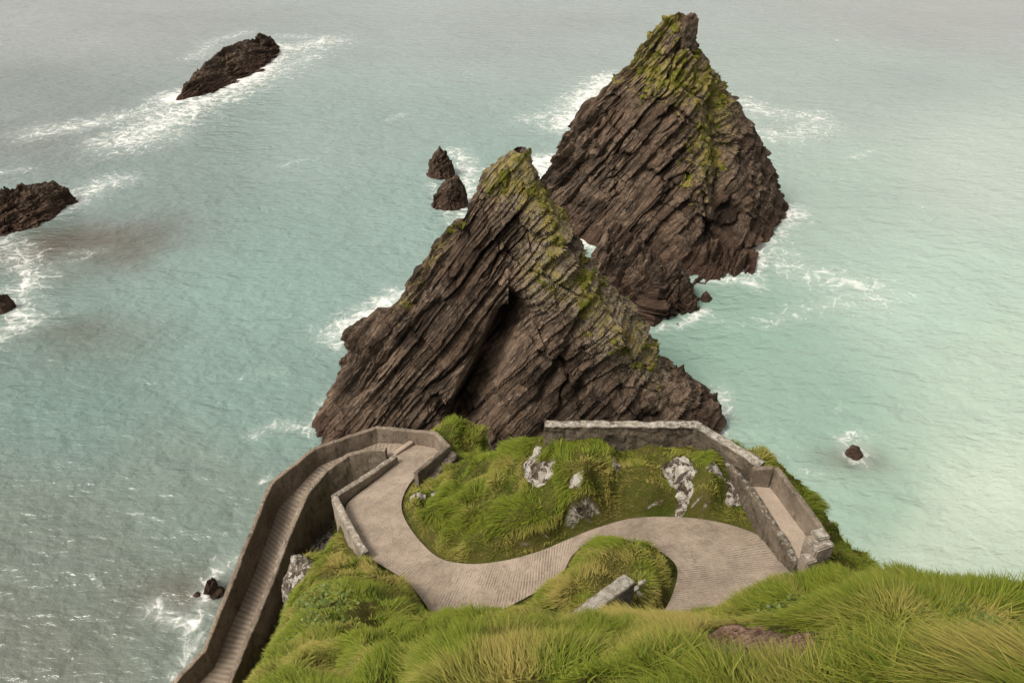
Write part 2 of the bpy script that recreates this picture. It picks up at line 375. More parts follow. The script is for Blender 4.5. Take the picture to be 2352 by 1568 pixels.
# near stack
L1 = [(712, 988), (752, 925), (780, 880), (785, 825), (820, 765), (900, 695), (950, 640), (1003, 555), (1048, 490), (1092, 425), (1112, 395), (1140, 368), (1168, 352), (1180, 344)]
R1 = [(1645, 972), (1645, 915), (1615, 892), (1585, 878), (1560, 850), (1535, 845), (1505, 795), (1490, 755), (1445, 708), (1390, 640), (1343, 585), (1307, 530), (1285, 488), (1252, 452), (1238, 420), (1230, 385), (1222, 360), (1212, 344)]
Y1, K1 = 62.0, .2
def xz(pts, Y, k): return [(q[0], q[2]) for q in (PY(u, v, Y, k) for u, v in pts)]
cleft = xz([(1168, 735), (1130, 800), (1085, 880), (1040, 960)], 58, .2)
cleft2 = xz([(1330, 720), (1290, 800), (1240, 900)], 58, .2)
def ex1(V, n):
    d = polydist(V[:, 0], V[:, 2], cleft); front = n[:, 1] < 0
    cx = np.interp(V[:, 2], [c[1] for c in sorted(cleft, key=lambda c: c[1])], [c[0] for c in sorted(cleft, key=lambda c: c[1])])
    side = np.where(V[:, 0] < cx, .8, 1.9)
    e = -5.4*np.exp(-(d/(1.2*side))**2)*front*sst(24, 14, V[:, 2])
    e -= .8*np.exp(-(polydist(V[:, 0], V[:, 2], cleft2)/.5)**2)*front
    e += 1.1*sst(-1.5, 1.5, V[:, 0]-np.interp(V[:, 2], [0, 10, 24], [-6, -1.0, 2.5]))*sst(.3, 1, -n[:, 1])*sst(8, 14, V[:, 2])
    return e
V, F, tone, nr = stack(L1, R1, Y1, K1, lambda t: .9+5.6*(1-t)**.8, lambda t: .9+10*(1-t), 270, 660, 110, AL, .52, 11, extra=ex1)
band = xz([(1195, 352), (1150, 400), (1215, 420), (1275, 500), (1240, 600), (1330, 610), (1375, 690), (1450, 745), (1500, 800)], Y1, K1)
bd = polydist(V[:, 0], V[:, 2], band)
top = sst(14, 26, V[:, 2])
leftridge = xz([(1150, 365), (1110, 400), (1050, 500), (960, 640), (910, 700)], Y1, K1)
moss1 = np.clip(.92-bd/5.2, 0, 1)*(.88+.15*top)
moss1 = np.maximum(moss1, .66-polydist(V[:, 0], V[:, 2], leftridge)/2.8)*(nr[:, 1] < .5)
moss1 = np.clip(moss1, 0, 1); lich1 = np.clip(1.05-bd/8, 0, 1)
near = mesh_obj('sea_stack', V, F, M_stack, attrs={'moss': moss1*.82, 'lichen': lich1, 'tone': tone})
tag(near, 'nearer pointed brown rock stack with a dark cleft, rising just behind the hairpin bend', 'sea stack')
moss_patch(V, F, nr, moss1, .84, .36, near, 3)

# far stack
L2 = [(1205, 490), (1240, 430), (1268, 385), (1300, 330), (1335, 262), (1400, 190), (1440, 150), (1478, 92), (1520, 48), (1552, 30)]
R2 = [(1800, 468), (1775, 402), (1755, 342), (1722, 285), (1690, 240), (1652, 190), (1622, 142), (1598, 100), (1594, 52), (1575, 30)]
Y2, K2 = 121.0, -.12
def ex2(V, n):
    face = np.clip(-n[:, 1], 0, 1)
    e = 2.2*fbm(V*.06, 2, 77)*face
    d = polydist(V[:, 0], V[:, 2], xz([(1650, 260), (1660, 340), (1600, 520)], 112, -.1)); e -= 2.6*np.exp(-(d/1.6)**2)*face
    return e
V, F, tone, nr = stack(L2, R2, Y2, K2, lambda t: .8+25*(1-t)**1.3, lambda t: .8+14*(1-t), 240, 600, 110, AL, .8, 57, extra=ex2, ex=1.45)
band = xz([(1550, 45), (1500, 85), (1460, 140), (1540, 160), (1610, 190), (1655, 240), (1610, 300), (1600, 330)], 117, -.1)
bd = polydist(V[:, 0], V[:, 2], band)
moss2 = np.clip(np.clip(.98-bd/10.0, 0, 1)*(nr[:, 1] < .5), 0, 1)
toeV, toeF, toeT = ridge_rock([(1560, 595, 101, 3), (1640, 572, 100.5, 8), (1692, 596, 98.5, 6.5), (1720, 620, 96.5, 4), (1744, 652, 94.5, 1.8)], AL, .7, 91, ns=120, no=90, sc=.8)
VV = np.concatenate([V, toeV]); FF = np.concatenate([F, toeF+len(V)])
zt = np.zeros(len(toeV))
far = mesh_obj('sea_stack', VV, FF, M_stack, attrs={'moss': np.r_[moss2*.78, zt], 'lichen': np.r_[np.clip(.85-bd/12, 0, 1), zt], 'tone': np.r_[tone, toeT]})
tag(far, 'taller and farther brown rock stack with mossy slanting summit and block at its tip', 'sea stack')
moss_patch(V, F, nr, moss2, .88, .6, far, 8, 1.5)
for i, (u, v, sz, rr) in enumerate([(1583, 62, (1.9, 1.8, 2.6), .2), (1578, 92, (2.2, 1.8, 2.0), .5), (1588, 44, (1.3, 1.2, 1.4), .8)]):
    block('summit_block', PY(u, v, 116.5), sz, rr, M_stack, far, i*9+2, .35, .15)

def reef(spine, label, cat='rock', amp=.5, seed=1, alpha=math.radians(40), group=None, sc=1.0, ns=90, no=70, power=1.25, name='sea_rock'):
    V, F, t = ridge_rock(spine, alpha, amp, seed, ns, no, power, sc)
    o = mesh_obj(name, V, F, M_reef, attrs={'tone': t}); tag(o, label, cat, group); return o
reef([(1335, 645, 99, 2), (1368, 575, 97.5, 5.5), (1412, 512, 96.5, 7), (1445, 545, 94.5, 7.5), (1478, 592, 91.5, 7.5), (1522, 612, 88.5, 6.5), (1558, 602, 88.5, 6), (1590, 668, 86.5, 4.2), (1608, 708, 86, 2)], 'low brown rock spur lying at the foot of the far stack', amp=.75, seed=21, alpha=AL, ns=190, no=140, sc=.7)
reef([(1612, 697, 88, .5), (1622, 668, 88.5, 1.0), (1636, 685, 89, .6)], 'little dark rock just off the tip of the low spur', amp=.2, seed=22, sc=.4, ns=30, no=30)
reef([(402, 228, 180, 2), (452, 176, 187, 4.4), (490, 128, 199, 6.2), (520, 112, 205, 7), (540, 100, 212, 7.2), (575, 93, 219, 7.2), (600, 77, 226, 6.2), (628, 94, 235, 2.5)], 'long dark rock island ringed by white surf, upper left of the view', amp=.8, seed=31, ns=170, no=110, sc=.8)
reef([(174, 468, 122, 1.6), (158, 434, 121.5, 4), (120, 412, 121, 5), (60, 419, 118, 6), (0, 436, 115, 6.2), (-90, 452, 110, 5), (-160, 500, 106, 3)], 'dark jagged rock reaching in from the left edge of the view', amp=.65, seed=33, ns=180, no=110, sc=.6)
reef([(984, 398, 133, 1.4), (991, 368, 133.5, 2.2), (1008, 343, 134.2, 2.6), (1024, 347, 134.8, 2.4), (1042, 382, 135.5, 1.5)], 'upper of two small brown rocks standing close together left of the stacks', amp=.42, seed=35, sc=.4, power=1.8)
reef([(992, 466, 119, 1.3), (1006, 434, 119.5, 2.2), (1032, 406, 120, 2.5), (1052, 404, 121, 2.3), (1068, 428, 122, 1.4)], 'lower of two small brown rocks standing close together left of the stacks', amp=.42, seed=36, sc=.4, power=1.8)
reef([(-40, 715, 85.5, 1), (-5, 682, 86, 1.5), (18, 678, 86.8, 1.2), (36, 696, 87, .7)], 'small reddish rock in foam at the left edge', amp=.4, seed=37, sc=.4, ns=40, no=36)
reef([(1950, 1042, 57.2, .3), (1960, 1022, 57.4, .7), (1974, 1028, 57.3, .7), (1984, 1045, 57.2, .4)], 'lone small dark rock breaking the green water on the right', amp=.2, seed=38, sc=.35, ns=40, no=36, power=1.8)
reef([(466, 1368, 40.2, .5), (482, 1336, 40.5, .9), (500, 1352, 40.3, .8), (516, 1362, 40.2, .6)], 'small wet rock in the foam beside the ramp wall', amp=.3, seed=39, sc=.35, ns=40, no=36)
reef([(440, 1372, 40.0, .3), (450, 1358, 40.1, .5), (460, 1368, 40.0, .3)], 'tiny wet rock left of the wet rock beside the ramp', amp=.15, seed=44, sc=.3, ns=24, no=24)
reef([(1520, 880, 63.5, 1.2), (1548, 846, 63.5, 1.5), (1570, 842, 63.2, 1.4), (1580, 884, 63, 1.2), (1602, 892, 62.8, 1.3), (1620, 880, 62.6, 1.2), (1630, 920, 62.4, 1), (1646, 906, 62.2, 1), (1658, 962, 62, .7)], 'jagged row of dark rock teeth at the right foot of the nearer stack', amp=.45, seed=42, sc=.45, ns=110, no=50)
reef([(775, 845, 74, 1), (830, 770, 73, 2.4), (880, 730, 72.5, 2.6), (915, 720, 72, 2)], 'rough brown rock ledge against the left flank of the nearer stack', amp=.6, seed=43, sc=.6, ns=60, no=50)

# ---------------------------------------------------------------- the path
ST = [((1500, 1440), (1830, 1440), 32.3), ((1540, 1375), (1835, 1330), 31.9), ((1556, 1310), (1795, 1283), 31.4), ((1530, 1275), (1740, 1228), 31.1),
      ((1480, 1250), (1640, 1196), 30.8), ((1420, 1242), (1540, 1186), 30.5), ((1360, 1243), (1450, 1190), 30.2), ((1315, 1275), (1370, 1212), 29.9),
      ((1285, 1325), (1300, 1240), 29.5), ((1220, 1365), (1230, 1268), 29.1), ((1105, 1418), (1150, 1288), 28.6), ((1010, 1418), (1070, 1294), 28.2),
      ((935, 1335), (1000, 1275), 27.8), ((845, 1275), (942, 1212), 27.4), ((815, 1215), (922, 1160), 27.0), ((795, 1162), (940, 1112), 26.6),
      ((850, 1113), (975, 1075), 26.2), ((900, 1073), (1003, 1046), 25.8), ((908, 1060), (1010, 1030), 25.6), ((905, 1048), (975, 1016), 25.4),
      ((892, 1050), (905, 1007), 25.1), ((855, 1054), (862, 1009), 24.8), ((795, 1066), (757, 1044), 24.3), ((742, 1106), (690, 1088), 23.7),
      ((699, 1162), (645, 1136), 23.0), ((660, 1252), (609, 1212), 22.2), ((620, 1360), (570, 1330), 21.2), ((570, 1485), (508, 1474), 20.2),
      ((528, 1605), (445, 1590), 19.2), ((490, 1740), (375, 1725), 18.2)]
EL = np.array([P(a[0], a[1], z) for a, b_, z in ST]); ER = np.array([P(b_[0], b_[1], z) for a, b_, z in ST])
def catmull(A, sub):
    A = np.concatenate([[2*A[0]-A[1]], A, [2*A[-1]-A[-2]]]); out = []
    for i in range(1, len(A)-2):
        t = np.linspace(0, 1, sub, endpoint=False)[:, None]
        p0, p1, p2, p3 = A[i-1:i+3]
        out.append(.5*((2*p1)+(-p0+p2)*t+(2*p0-5*p1+4*p2-p3)*t**2+(-p0+3*p1-3*p2+p3)*t**3))
    out.append(A[-2:-1]); return np.concatenate(out)
SUB, MA = 14, 14
cl, cr = catmull(EL, SUB), catmull(ER, SUB)
w = np.linspace(0, 1, MA)[None, :, None]
G = cl[:, None]*(1-w)+cr[:, None]*w
PV = G.reshape(-1, 3).copy(); PV[:, 2] += .02*fbm(PV*.8, 3, 5)
ns = len(cl); mid = (cl+cr)/2
arc = np.r_[0, np.cumsum(np.linalg.norm(np.diff(mid, axis=0), axis=1))]
PF = gridfaces(ns, MA)
ribbed = np.repeat(sst(19.3*SUB, 21*SUB, np.arange(ns)), MA)
path = mesh_obj('path', PV, PF, M_path, smooth=True, attrs={'ribbed': ribbed})
struct(path, 'beige grooved concrete footpath winding down in an S and a hairpin to the ramp', 'path')
uvl = path.data.uv_layers.new(name='UVMap')
uvv = np.stack([np.repeat(arc, MA), np.tile(np.linspace(0, 1, MA), ns)], 1)
uvl.data.foreach_set('uv', uvv[PF.ravel()].astype(np.float32).ravel())
kdp = kdtree.KDTree(len(PV))
for i, q in enumerate(PV): kdp.insert((q[0], q[1], 0), i)
kdp.balance()

# ---------------------------------------------------------------- walls
wall_pts = []
def wall_mesh(pts, thick, down, disp=.03, step=.16, world=False, seed=0, bevel=.04, lump=0.0):
    A = np.array(pts if world else [P(*q) for q in pts], float)
    dn = np.full(len(A), float(down)) if np.isscalar(down) else np.array(down, float)
    T = np.diff(A[:, :2], axis=0); T /= np.linalg.norm(T, axis=1)[:, None]
    perp = np.stack([T[:, 1], -T[:, 0]], 1)
    mit = [perp[0]]
    for i in range(1, len(perp)):
        m_ = perp[i-1]+perp[i]; m_ /= np.linalg.norm(m_); mit.append(m_/max(.5, m_@perp[i]))
    mit.append(perp[-1]); mit = np.array(mit)
    Q, M_, D = [], [], []
    for i in range(len(A)-1):
        n = max(2, int(np.linalg.norm(A[i+1]-A[i])/step)); t = np.linspace(0, 1, n, endpoint=(i == len(A)-2))[:, None]
        Q.append(A[i]*(1-t)+A[i+1]*t); M_.append(np.where(t < 1e-6, mit[i], np.where(t > 1-1e-6, mit[i+1], perp[i]))); D.append(dn[i]*(1-t[:, 0])+dn[i+1]*t[:, 0])
    Q = np.concatenate(Q); M_ = np.concatenate(M_); D = np.concatenate(D)
    nv = 14; h = thick/2
    fr = np.linspace(1, 0, nv)
    prof = [(-h, f, 0) for f in fr[:-1]]+[(-h, 0, -bevel), (-h+bevel, 0, 0), (0, 0, .01), (h-bevel, 0, 0), (h, 0, -bevel)]+[(h, f, 0) for f in fr[::-1][1:]]
    m = len(prof); V = np.zeros((len(Q), m, 3))
    for j, (o, f, dz) in enumerate(prof):
        V[:, j, :2] = Q[:, :2]+M_*o; V[:, j, 2] = Q[:, 2]-D*f+dz
    V = V.reshape(-1, 3)
    V += disp*np.stack([fbm(V*1.6, 3, seed+1), fbm(V*1.6, 3, seed+2), .8*fbm(V*1.3, 3, seed+3)], 1)
    if lump: V += lump*np.stack([vnoise(V*5, seed+4), vnoise(V*5, seed+5), .6*vnoise(V*4, seed+6)], 1)
    F = [tuple(f) for f in gridfaces(len(Q), m)]
    F.append(tuple(range(m))); F.append(tuple((len(Q)-1)*m+j for j in reversed(range(m))))
    for q in Q: wall_pts.append((q[0], q[1], thick/2))
    return V, F
def wall(name, label, pts, thick, down, mat, cat='wall', parent=None, **k):
    V, F = wall_mesh(pts, thick, down, **k)
    o = mesh_obj(name, V, F, mat, parent)
    if label: tag(o, label, cat)
    return o
wall('parapet_wall', 'long concrete parapet on the seaward side of the ramp, bending round the hairpin',
     [(330, 1700, 19.6), (395, 1570, 20.4), (470, 1490, 21.3), (556, 1272, 23.3), (622, 1108, 24.7), (722, 1028, 25.4), (865, 980, 26.0), (1001, 993, 26.6), (1030, 1022, 26.8), (955, 1085, 27.6)], .25, [4, 4, 4, 4, 4, 4, 4, 4, 3, 1.6], M_conc, seed=1, disp=.05, lump=.02)
wall('parapet_wall', 'curved dark retaining wall on the inner side of the ramp, above the gully',
     [(470, 1700, 19.4), (524, 1570, 20.4), (563, 1475, 21.3), (622, 1335, 22.5), (663, 1225, 23.4), (702, 1136, 24.1), (747, 1080, 24.8), (800, 1043, 25.4), (845, 1031, 25.7), (886, 1031, 25.9)], .3, [6, 6, 5.5, 5, 4.5, 4.5, 4, 3.5, 3, 2.5], M_conc, seed=2, disp=.05, lump=.02)
wall('kerb_wall', 'low pale concrete wall along the left of the upper path, bent at the gully',
     [(908, 1046, 26.1), (840, 1092, 26.7), (768, 1138, 27.2), (800, 1203, 27.6), (838, 1268, 28.0)], .34, [2.5, 2.5, 3, 2.5, 1.2], M_alc, seed=3, disp=.05, lump=.02)
V, F = wall_mesh([(905, 1040, 25.52), (945, 1012, 25.62)], .3, .4, seed=5, disp=.01)
tag(mesh_obj('step', V, F, M_path), 'single concrete step across the path at the hairpin', 'step')
bt = empty('buttress', P(1050, 1085, 24.5)); tag(bt, 'stepped block buttress against the path wall, below the hairpin corner', 'buttress')
wA, wB = P(1030, 1022, 26.8), P(955, 1085, 27.6); wd = (wB-wA)/np.linalg.norm(wB-wA); wn = np.array([-wd[1], wd[0], 0]); wn = wn if wn[0] > 0 else -wn
ang = math.atan2(wd[1], wd[0])
for i, (s, off, zc, sz) in enumerate([(.7, .42, 25.8, (1.3, .5, 1.4)), (1.2, .5, 25.2, (1.6, .6, 1.2)), (2.0, .4, 26.0, (1.2, .45, 1.3)), (.9, .85, 24.6, (1.7, .7, 1.0)), (2.4, .7, 25.3, (1.3, .5, .9))]):
    c = wA+wd*s+wn*off; c[2] = zc
    block('stone_block', c, sz, ang, M_stone, bt, i*7)
bw = empty('rubble_wall', P(1420, 1030, 31.5)); tag(bw, 'tall rough stone wall with white lichen on its top, crowning the grassy hump', 'wall')
o0 = np.array(bw.location)
tp = [(1252, 974, 32.7), (1598, 973, 33.0), (1750, 1064, 33.1)]
V, F = wall_mesh(tp, .44, [1.95, 1.95, 3.3], seed=7, disp=.10, lump=.07); mesh_obj('masonry', V-o0, F, M_stone, bw)
V, F = wall_mesh([(u, v, z+.06) for u, v, z in tp], .45, .06, seed=8, disp=.09, lump=.05); mesh_obj('coping', V-o0, F, M_cope, bw)
wall('retaining_wall', 'dark pebbly stone wall holding up the alcove on the outside of the path bend',
     [(9.2, 23.9, 32.2), (9.6, 22.6, 32.4), (9.93, 21.6, 32.36), (10.23, 20.4, 32.34), (10.53, 19.0, 32.32), (10.73, 17.9, 32.3)], .30, 2.2, M_stone, world=True, seed=9, disp=.05, lump=.05)
alc = empty('stone_alcove', (11, 20, 32)); tag(alc, 'walled alcove with a narrow flat floor on the outside of the bend', 'alcove')
o1 = np.array(alc.location)
fl = [(9.95, 22.1), (11.0, 21.8), (11.62, 18.9), (10.82, 17.85), (10.60, 19.0), (10.30, 20.4)]
bm = bmesh.new(); vs = [bm.verts.new((x-11, y-20, .24)) for x, y in fl]; f = bm.faces.new(vs)
r_ = bmesh.ops.extrude_face_region(bm, geom=[f])
for v in [g for g in r_['geom'] if isinstance(g, bmesh.types.BMVert)]: v.co.z -= .4
bmesh.ops.recalc_face_normals(bm, faces=bm.faces[:]); me = bpy.data.meshes.new('floor_slab'); bm.to_mesh(me); bm.free(); me.materials.append(M_path)
o = bpy.data.objects.new('floor_slab', me); C.objects.link(o); o.parent = alc
V, F = wall_mesh([(9.98, 22.05, 33.2), (10.74, 21.98, 33.3)], .24, 1.4, world=True, seed=12, disp=.02, lump=.012); mesh_obj('side_wall', V-o1, F, M_conc, alc)
V, F = wall_mesh([(10.90, 21.98, 33.3), (11.36, 20.2, 33.3), (11.72, 18.75, 33.25)], .24, 2.4, world=True, seed=13, disp=.03, lump=.015); mesh_obj('back_wall', V-o1, F, M_conc, alc)
for i, (c, sz, rr) in enumerate([((11.4, 18.2, 32.75), (.85, .7, 1.0), .35), ((11.5, 18.45, 33.3), (.6, .5, .16), .35), ((10.98, 17.82, 32.45), (.5, .45, .75), .35)]):
    block('pier_block' if i != 1 else 'pier_cap', c, sz, rr, M_cope if i == 1 else M_alc, alc, i*5+3, .05, .05)
wall('wall_stub', 'short stub of weathered stone wall leading up to the round mound', [(1330, 1412, 34.35), (1370, 1381, 34.32), (1410, 1352, 34.25), (1446, 1326, 34.1)], .5, [2.4, 2.4, 2.4, 2.4], M_cope, seed=15, disp=.03, lump=.03)

# ---------------------------------------------------------------- terrain
ctrl_px = [(1200, 1568, 48), (1000, 1568, 46.4), (800, 1568, 44.3), (650, 1568, 39.8), (1600, 1568, 48.5), (2000, 1568, 49), (2352, 1568, 49.2),
    (1500, 1490, 45), (1200, 1490, 43.5), (1000, 1480, 40.5), (800, 1480, 37.3), (700, 1450, 34.8), (1750, 1485, 46), (2000, 1440, 46.2), (2250, 1450, 46.4), (1900, 1380, 44.5),
    (2050, 1336, 44.7), (1950, 1334, 44.2), (2352, 1392, 45.7), (2200, 1408, 45.7), (2130, 1415, 45.7), (1820, 1366, 43.8), (1700, 1400, 43), (1600, 1428, 42.6), (1500, 1448, 41.8), (1330, 1448, 40), (1200, 1445, 38.5), (1100, 1442, 36.0), (1010, 1438, 31.5),
    (900, 1400, 32.6), (850, 1340, 30.0), (790, 1330, 29.6), (735, 1300, 27.8), (690, 1290, 24.5), (660, 1420, 31), (600, 1540, 35.3), (720, 1370, 30.2), (920, 1358, 29.1),
    (1500, 1478, 35.5), (1300, 1478, 36.0), (1700, 1430, 35.5), (1850, 1385, 33.8), (1150, 1465, 33), (2050, 1370, 38), (2200, 1440, 39), (2352, 1420, 39.5),
    (1250, 1018, 31.6), (1400, 1033, 31.8), (1590, 1038, 31.8), (1700, 1120, 31.6), (1200, 1130, 30.3), (1250, 1200, 30.2), (1100, 1130, 28.8), (1000, 1155, 27.9), (970, 1118, 27.3),
    (1060, 1102, 28.0), (1130, 1056, 28.8), (1190, 1034, 30.4), (1350, 1130, 31.6), (1500, 1120, 32.1), (1620, 1130, 31.9), (1700, 1180, 31.4), (1100, 1230, 28.9), (1180, 1200, 30.0),
    (1010, 994, 25.6), (1060, 975, 26.0), (1110, 1000, 25.4), (1120, 1045, 24.8), (1060, 1040, 25.3),
    (1790, 1064, 30.8), (1860, 1152, 30.2), (1940, 1262, 29.8), (1900, 1280, 30.3),
    (1330, 1400, 33.3), (1445, 1350, 32.6), (1430, 1288, 32.8), (1310, 1316, 31.5), (1200, 1400, 29.6), (1370, 1258, 32.0), (1500, 1280, 32.4), (1500, 1365, 32.6), (1380, 1330, 32.7)]
cw = [(8, 13, 34), (12, 13, 31.5), (14, 10, 36), (18, 9, 37), (25, 8, 38), (30, 5, 42), (38, 3, 44), (12, 3, 50), (20, 0, 51), (0, 0, 52), (-5, 0, 50), (10, 0, 52), (-10, 0, 44), (-12, 5, 37), (-8, 4, 43),
      (0, -8, 56), (20, -8, 56), (-15, -8, 50), (38, -8, 54), (-8.5, 10.5, 33), (-10, 14, 27), (-12, 18, 21), (-13, 22, 18.5), (-12.5, 25, 19), (-11.5, 28, 20.5), (-10, 30.5, 21.5), (-9.3, 28.5, 21.5), (-16, 12, 22), (-9.5, 26.3, 22.5), (-8.8, 23.5, 24)]
cp = [P(*q) for q in ctrl_px]+[np.array(q, float) for q in cw]
for i in range(19): cp += [EL[i], ER[i]]
cp = np.array(cp)
def phi(r): return np.sqrt(r*r+.5)
nC = len(cp); A = np.zeros((nC+3, nC+3))
D = np.hypot(cp[:, None, 0]-cp[None, :, 0], cp[:, None, 1]-cp[None, :, 1])
A[:nC, :nC] = -phi(D)+.04*np.eye(nC); A[:nC, nC] = 1; A[:nC, nC+1:] = cp[:, :2]; A[nC:, :nC] = A[:nC, nC:].T
sol = np.linalg.lstsq(A, np.r_[cp[:, 2], 0, 0, 0], rcond=None)[0]
RES = .15
gx = np.arange(-26, 42, RES); gy = np.arange(-9, 42, RES)
XX, YY = np.meshgrid(gx, gy); fx, fy = XX.ravel(), YY.ravel()
ZZ = np.zeros(fx.shape)
for s in range(0, len(fx), 20000):
    e = slice(s, s+20000)
    ZZ[e] = -phi(np.hypot(fx[e, None]-cp[None, :, 0], fy[e, None]-cp[None, :, 1]))@sol[:nC]+sol[nC]+fx[e]*sol[nC+1]+fy[e]*sol[nC+2]
P2 = np.stack([fx, fy, fx*0], 1)
tuss = 1-np.abs(fbm(P2*.75+3, 2, 65))*2.4
ZZ += .40*fbm(P2*.5, 3, 61)+.18*fbm(P2*1.5, 3, 62)+np.where(fy < 16, .34, .32)*(tuss-.35)
out_px = [(380, 1600, 19), (455, 1490, 20), (540, 1280, 22), (605, 1115, 23.5), (710, 1035, 24.2), (860, 985, 24.8), (1000, 985, 25.4), (1060, 968, 25.6), (1112, 990, 25.3), (1132, 1045, 24.8),
          (1138, 1050, 28.5), (1240, 1003, 31.2), (1250, 970, 31.5), (1605, 968, 31.5), (1755, 1046, 30.8), (1860, 1135, 29.9), (1955, 1265, 29.4)]
OUT = [tuple(P(*q)[:2]) for q in out_px]+[(16.5, 17), (17, 12), (24, 10.5), (34, 8), (41, 6), (41, -12), (-25, -12), (-20, 5), (-18, 14)]
def inside(x, y, poly):
    r = np.zeros(x.shape, bool); n = len(poly)
    for i in range(n):
        x1, y1 = poly[i]; x2, y2 = poly[(i+1) % n]
        c = ((y1 > y) != (y2 > y)) & (x < (x2-x1)*(y-y1)/(y2-y1+1e-12)+x1); r ^= c
    return r
sd = polydist(fx, fy, OUT+OUT[:1])*np.where(inside(fx, fy, OUT), -1, 1)
sdn = sd+.35*fbm(P2*.6, 3, 63)
ZZ -= 3.6*np.maximum(sdn, 0)*(1+.35*fbm(np.stack([fx*.4, fy*.4, ZZ*.1], 1), 3, 64))
pd = np.full(fx.shape, 9.0); pz = np.zeros(fx.shape)
bx = (fx > -24) & (fx < 14) & (fy > 11) & (fy < 36)
for i in np.nonzero(bx)[0]:
    q, j, d = kdp.find((fx[i], fy[i], 0)); pd[i] = d; pz[i] = PV[j, 2]
f = sst(.16, .42, pd)
ZZ = np.where(pd < 1, (pz-.09)*(1-f)+ZZ*f, ZZ)
# the alcove floor is dug in: keep the ground below its slab
fin = inside(fx, fy, fl) | (polydist(fx, fy, fl+fl[:1]) < .25)
ZZ = np.where(fin, np.minimum(ZZ, 32.0), ZZ)
ZZ = np.maximum(ZZ, -4)
Zg = ZZ.reshape(XX.shape)
def samp(Gd, x, y):
    u = np.clip((x-gx[0])/RES, 0, len(gx)-1.01); v = np.clip((y-gy[0])/RES, 0, len(gy)-1.01)
    i = u.astype(int); j = v.astype(int); a = u-i; b_ = v-j
    return Gd[j, i]*(1-a)*(1-b_)+Gd[j, i+1]*a*(1-b_)+Gd[j+1, i]*(1-a)*b_+Gd[j+1, i+1]*a*b_
gyv, gxv = np.gradient(Zg, RES)
def surf(u, v):
    d = ray(u, v); t = np.linspace(3, 60, 3000); q = np.array([0, 0, H])+d[None]*t[:, None]
    zz = samp(Zg, q[:, 0], q[:, 1]); hit = np.nonzero(q[:, 2] < zz)[0]
    return q[hit[0]] if len(hit) else q[-1]
soil = np.zeros(fx.shape)
for (u, v, rx, ry) in [(1735, 1478, .5, .5), (1795, 1490, .4, .38), (1705, 1445, .3, .32), (1750, 1515, .34, .3)]:
    c = surf(u, v); soil = np.maximum(soil, sst(1.4, .6, np.hypot((fx-c[0])/rx, (fy-c[1])/ry)+.6*fbm(P2*2.2, 3, 66)))
rock = np.zeros(fx.shape)
for (u, v, r) in [(700, 1270, 2.0), (660, 1370, 1.8), (730, 1225, 1.5), (640, 1430, 1.2), (1240, 1090, .75), (1228, 1042, .6), (1560, 1078, .85), (1690, 1130, .7), (960, 1137, .45), (1000, 1135, .35), (1570, 1142, .45), (1460, 1350, .3), (1410, 1060, .4), (1640, 1070, .4), (1325, 1105, .4)]:
    q = surf(u, v); rock = np.maximum(rock, sst(r, r*.5, np.hypot(fx-q[0], fy-q[1])+.5*r*fbm(P2*2.2, 3, 68)))
TV = np.stack([fx, fy, ZZ], 1)
TF = gridfaces(len(gy), len(gx))
keep = (ZZ[TF] > -3.9).any(1)
TV[:, 2] += rock*(.12*vnoise(TV*3, 5)+.17*plates(fx*1.2+ZZ, fy+ZZ, .35, .5, 3)); TV[:, 2] += soil*(-.05+.2*fbm(P2*4, 3, 12))
terrain = mesh_obj('headland_terrain', TV, TF[keep], M_ground, smooth=True, attrs={'soil': soil, 'rock': rock})
struct(terrain, 'steep grassy headland dropping to the sea around the winding path', 'headland')
kdw = kdtree.KDTree(len(wall_pts))
for i, q in enumerate(wall_pts): kdw.insert((q[0], q[1], 0), i)
kdw.balance()

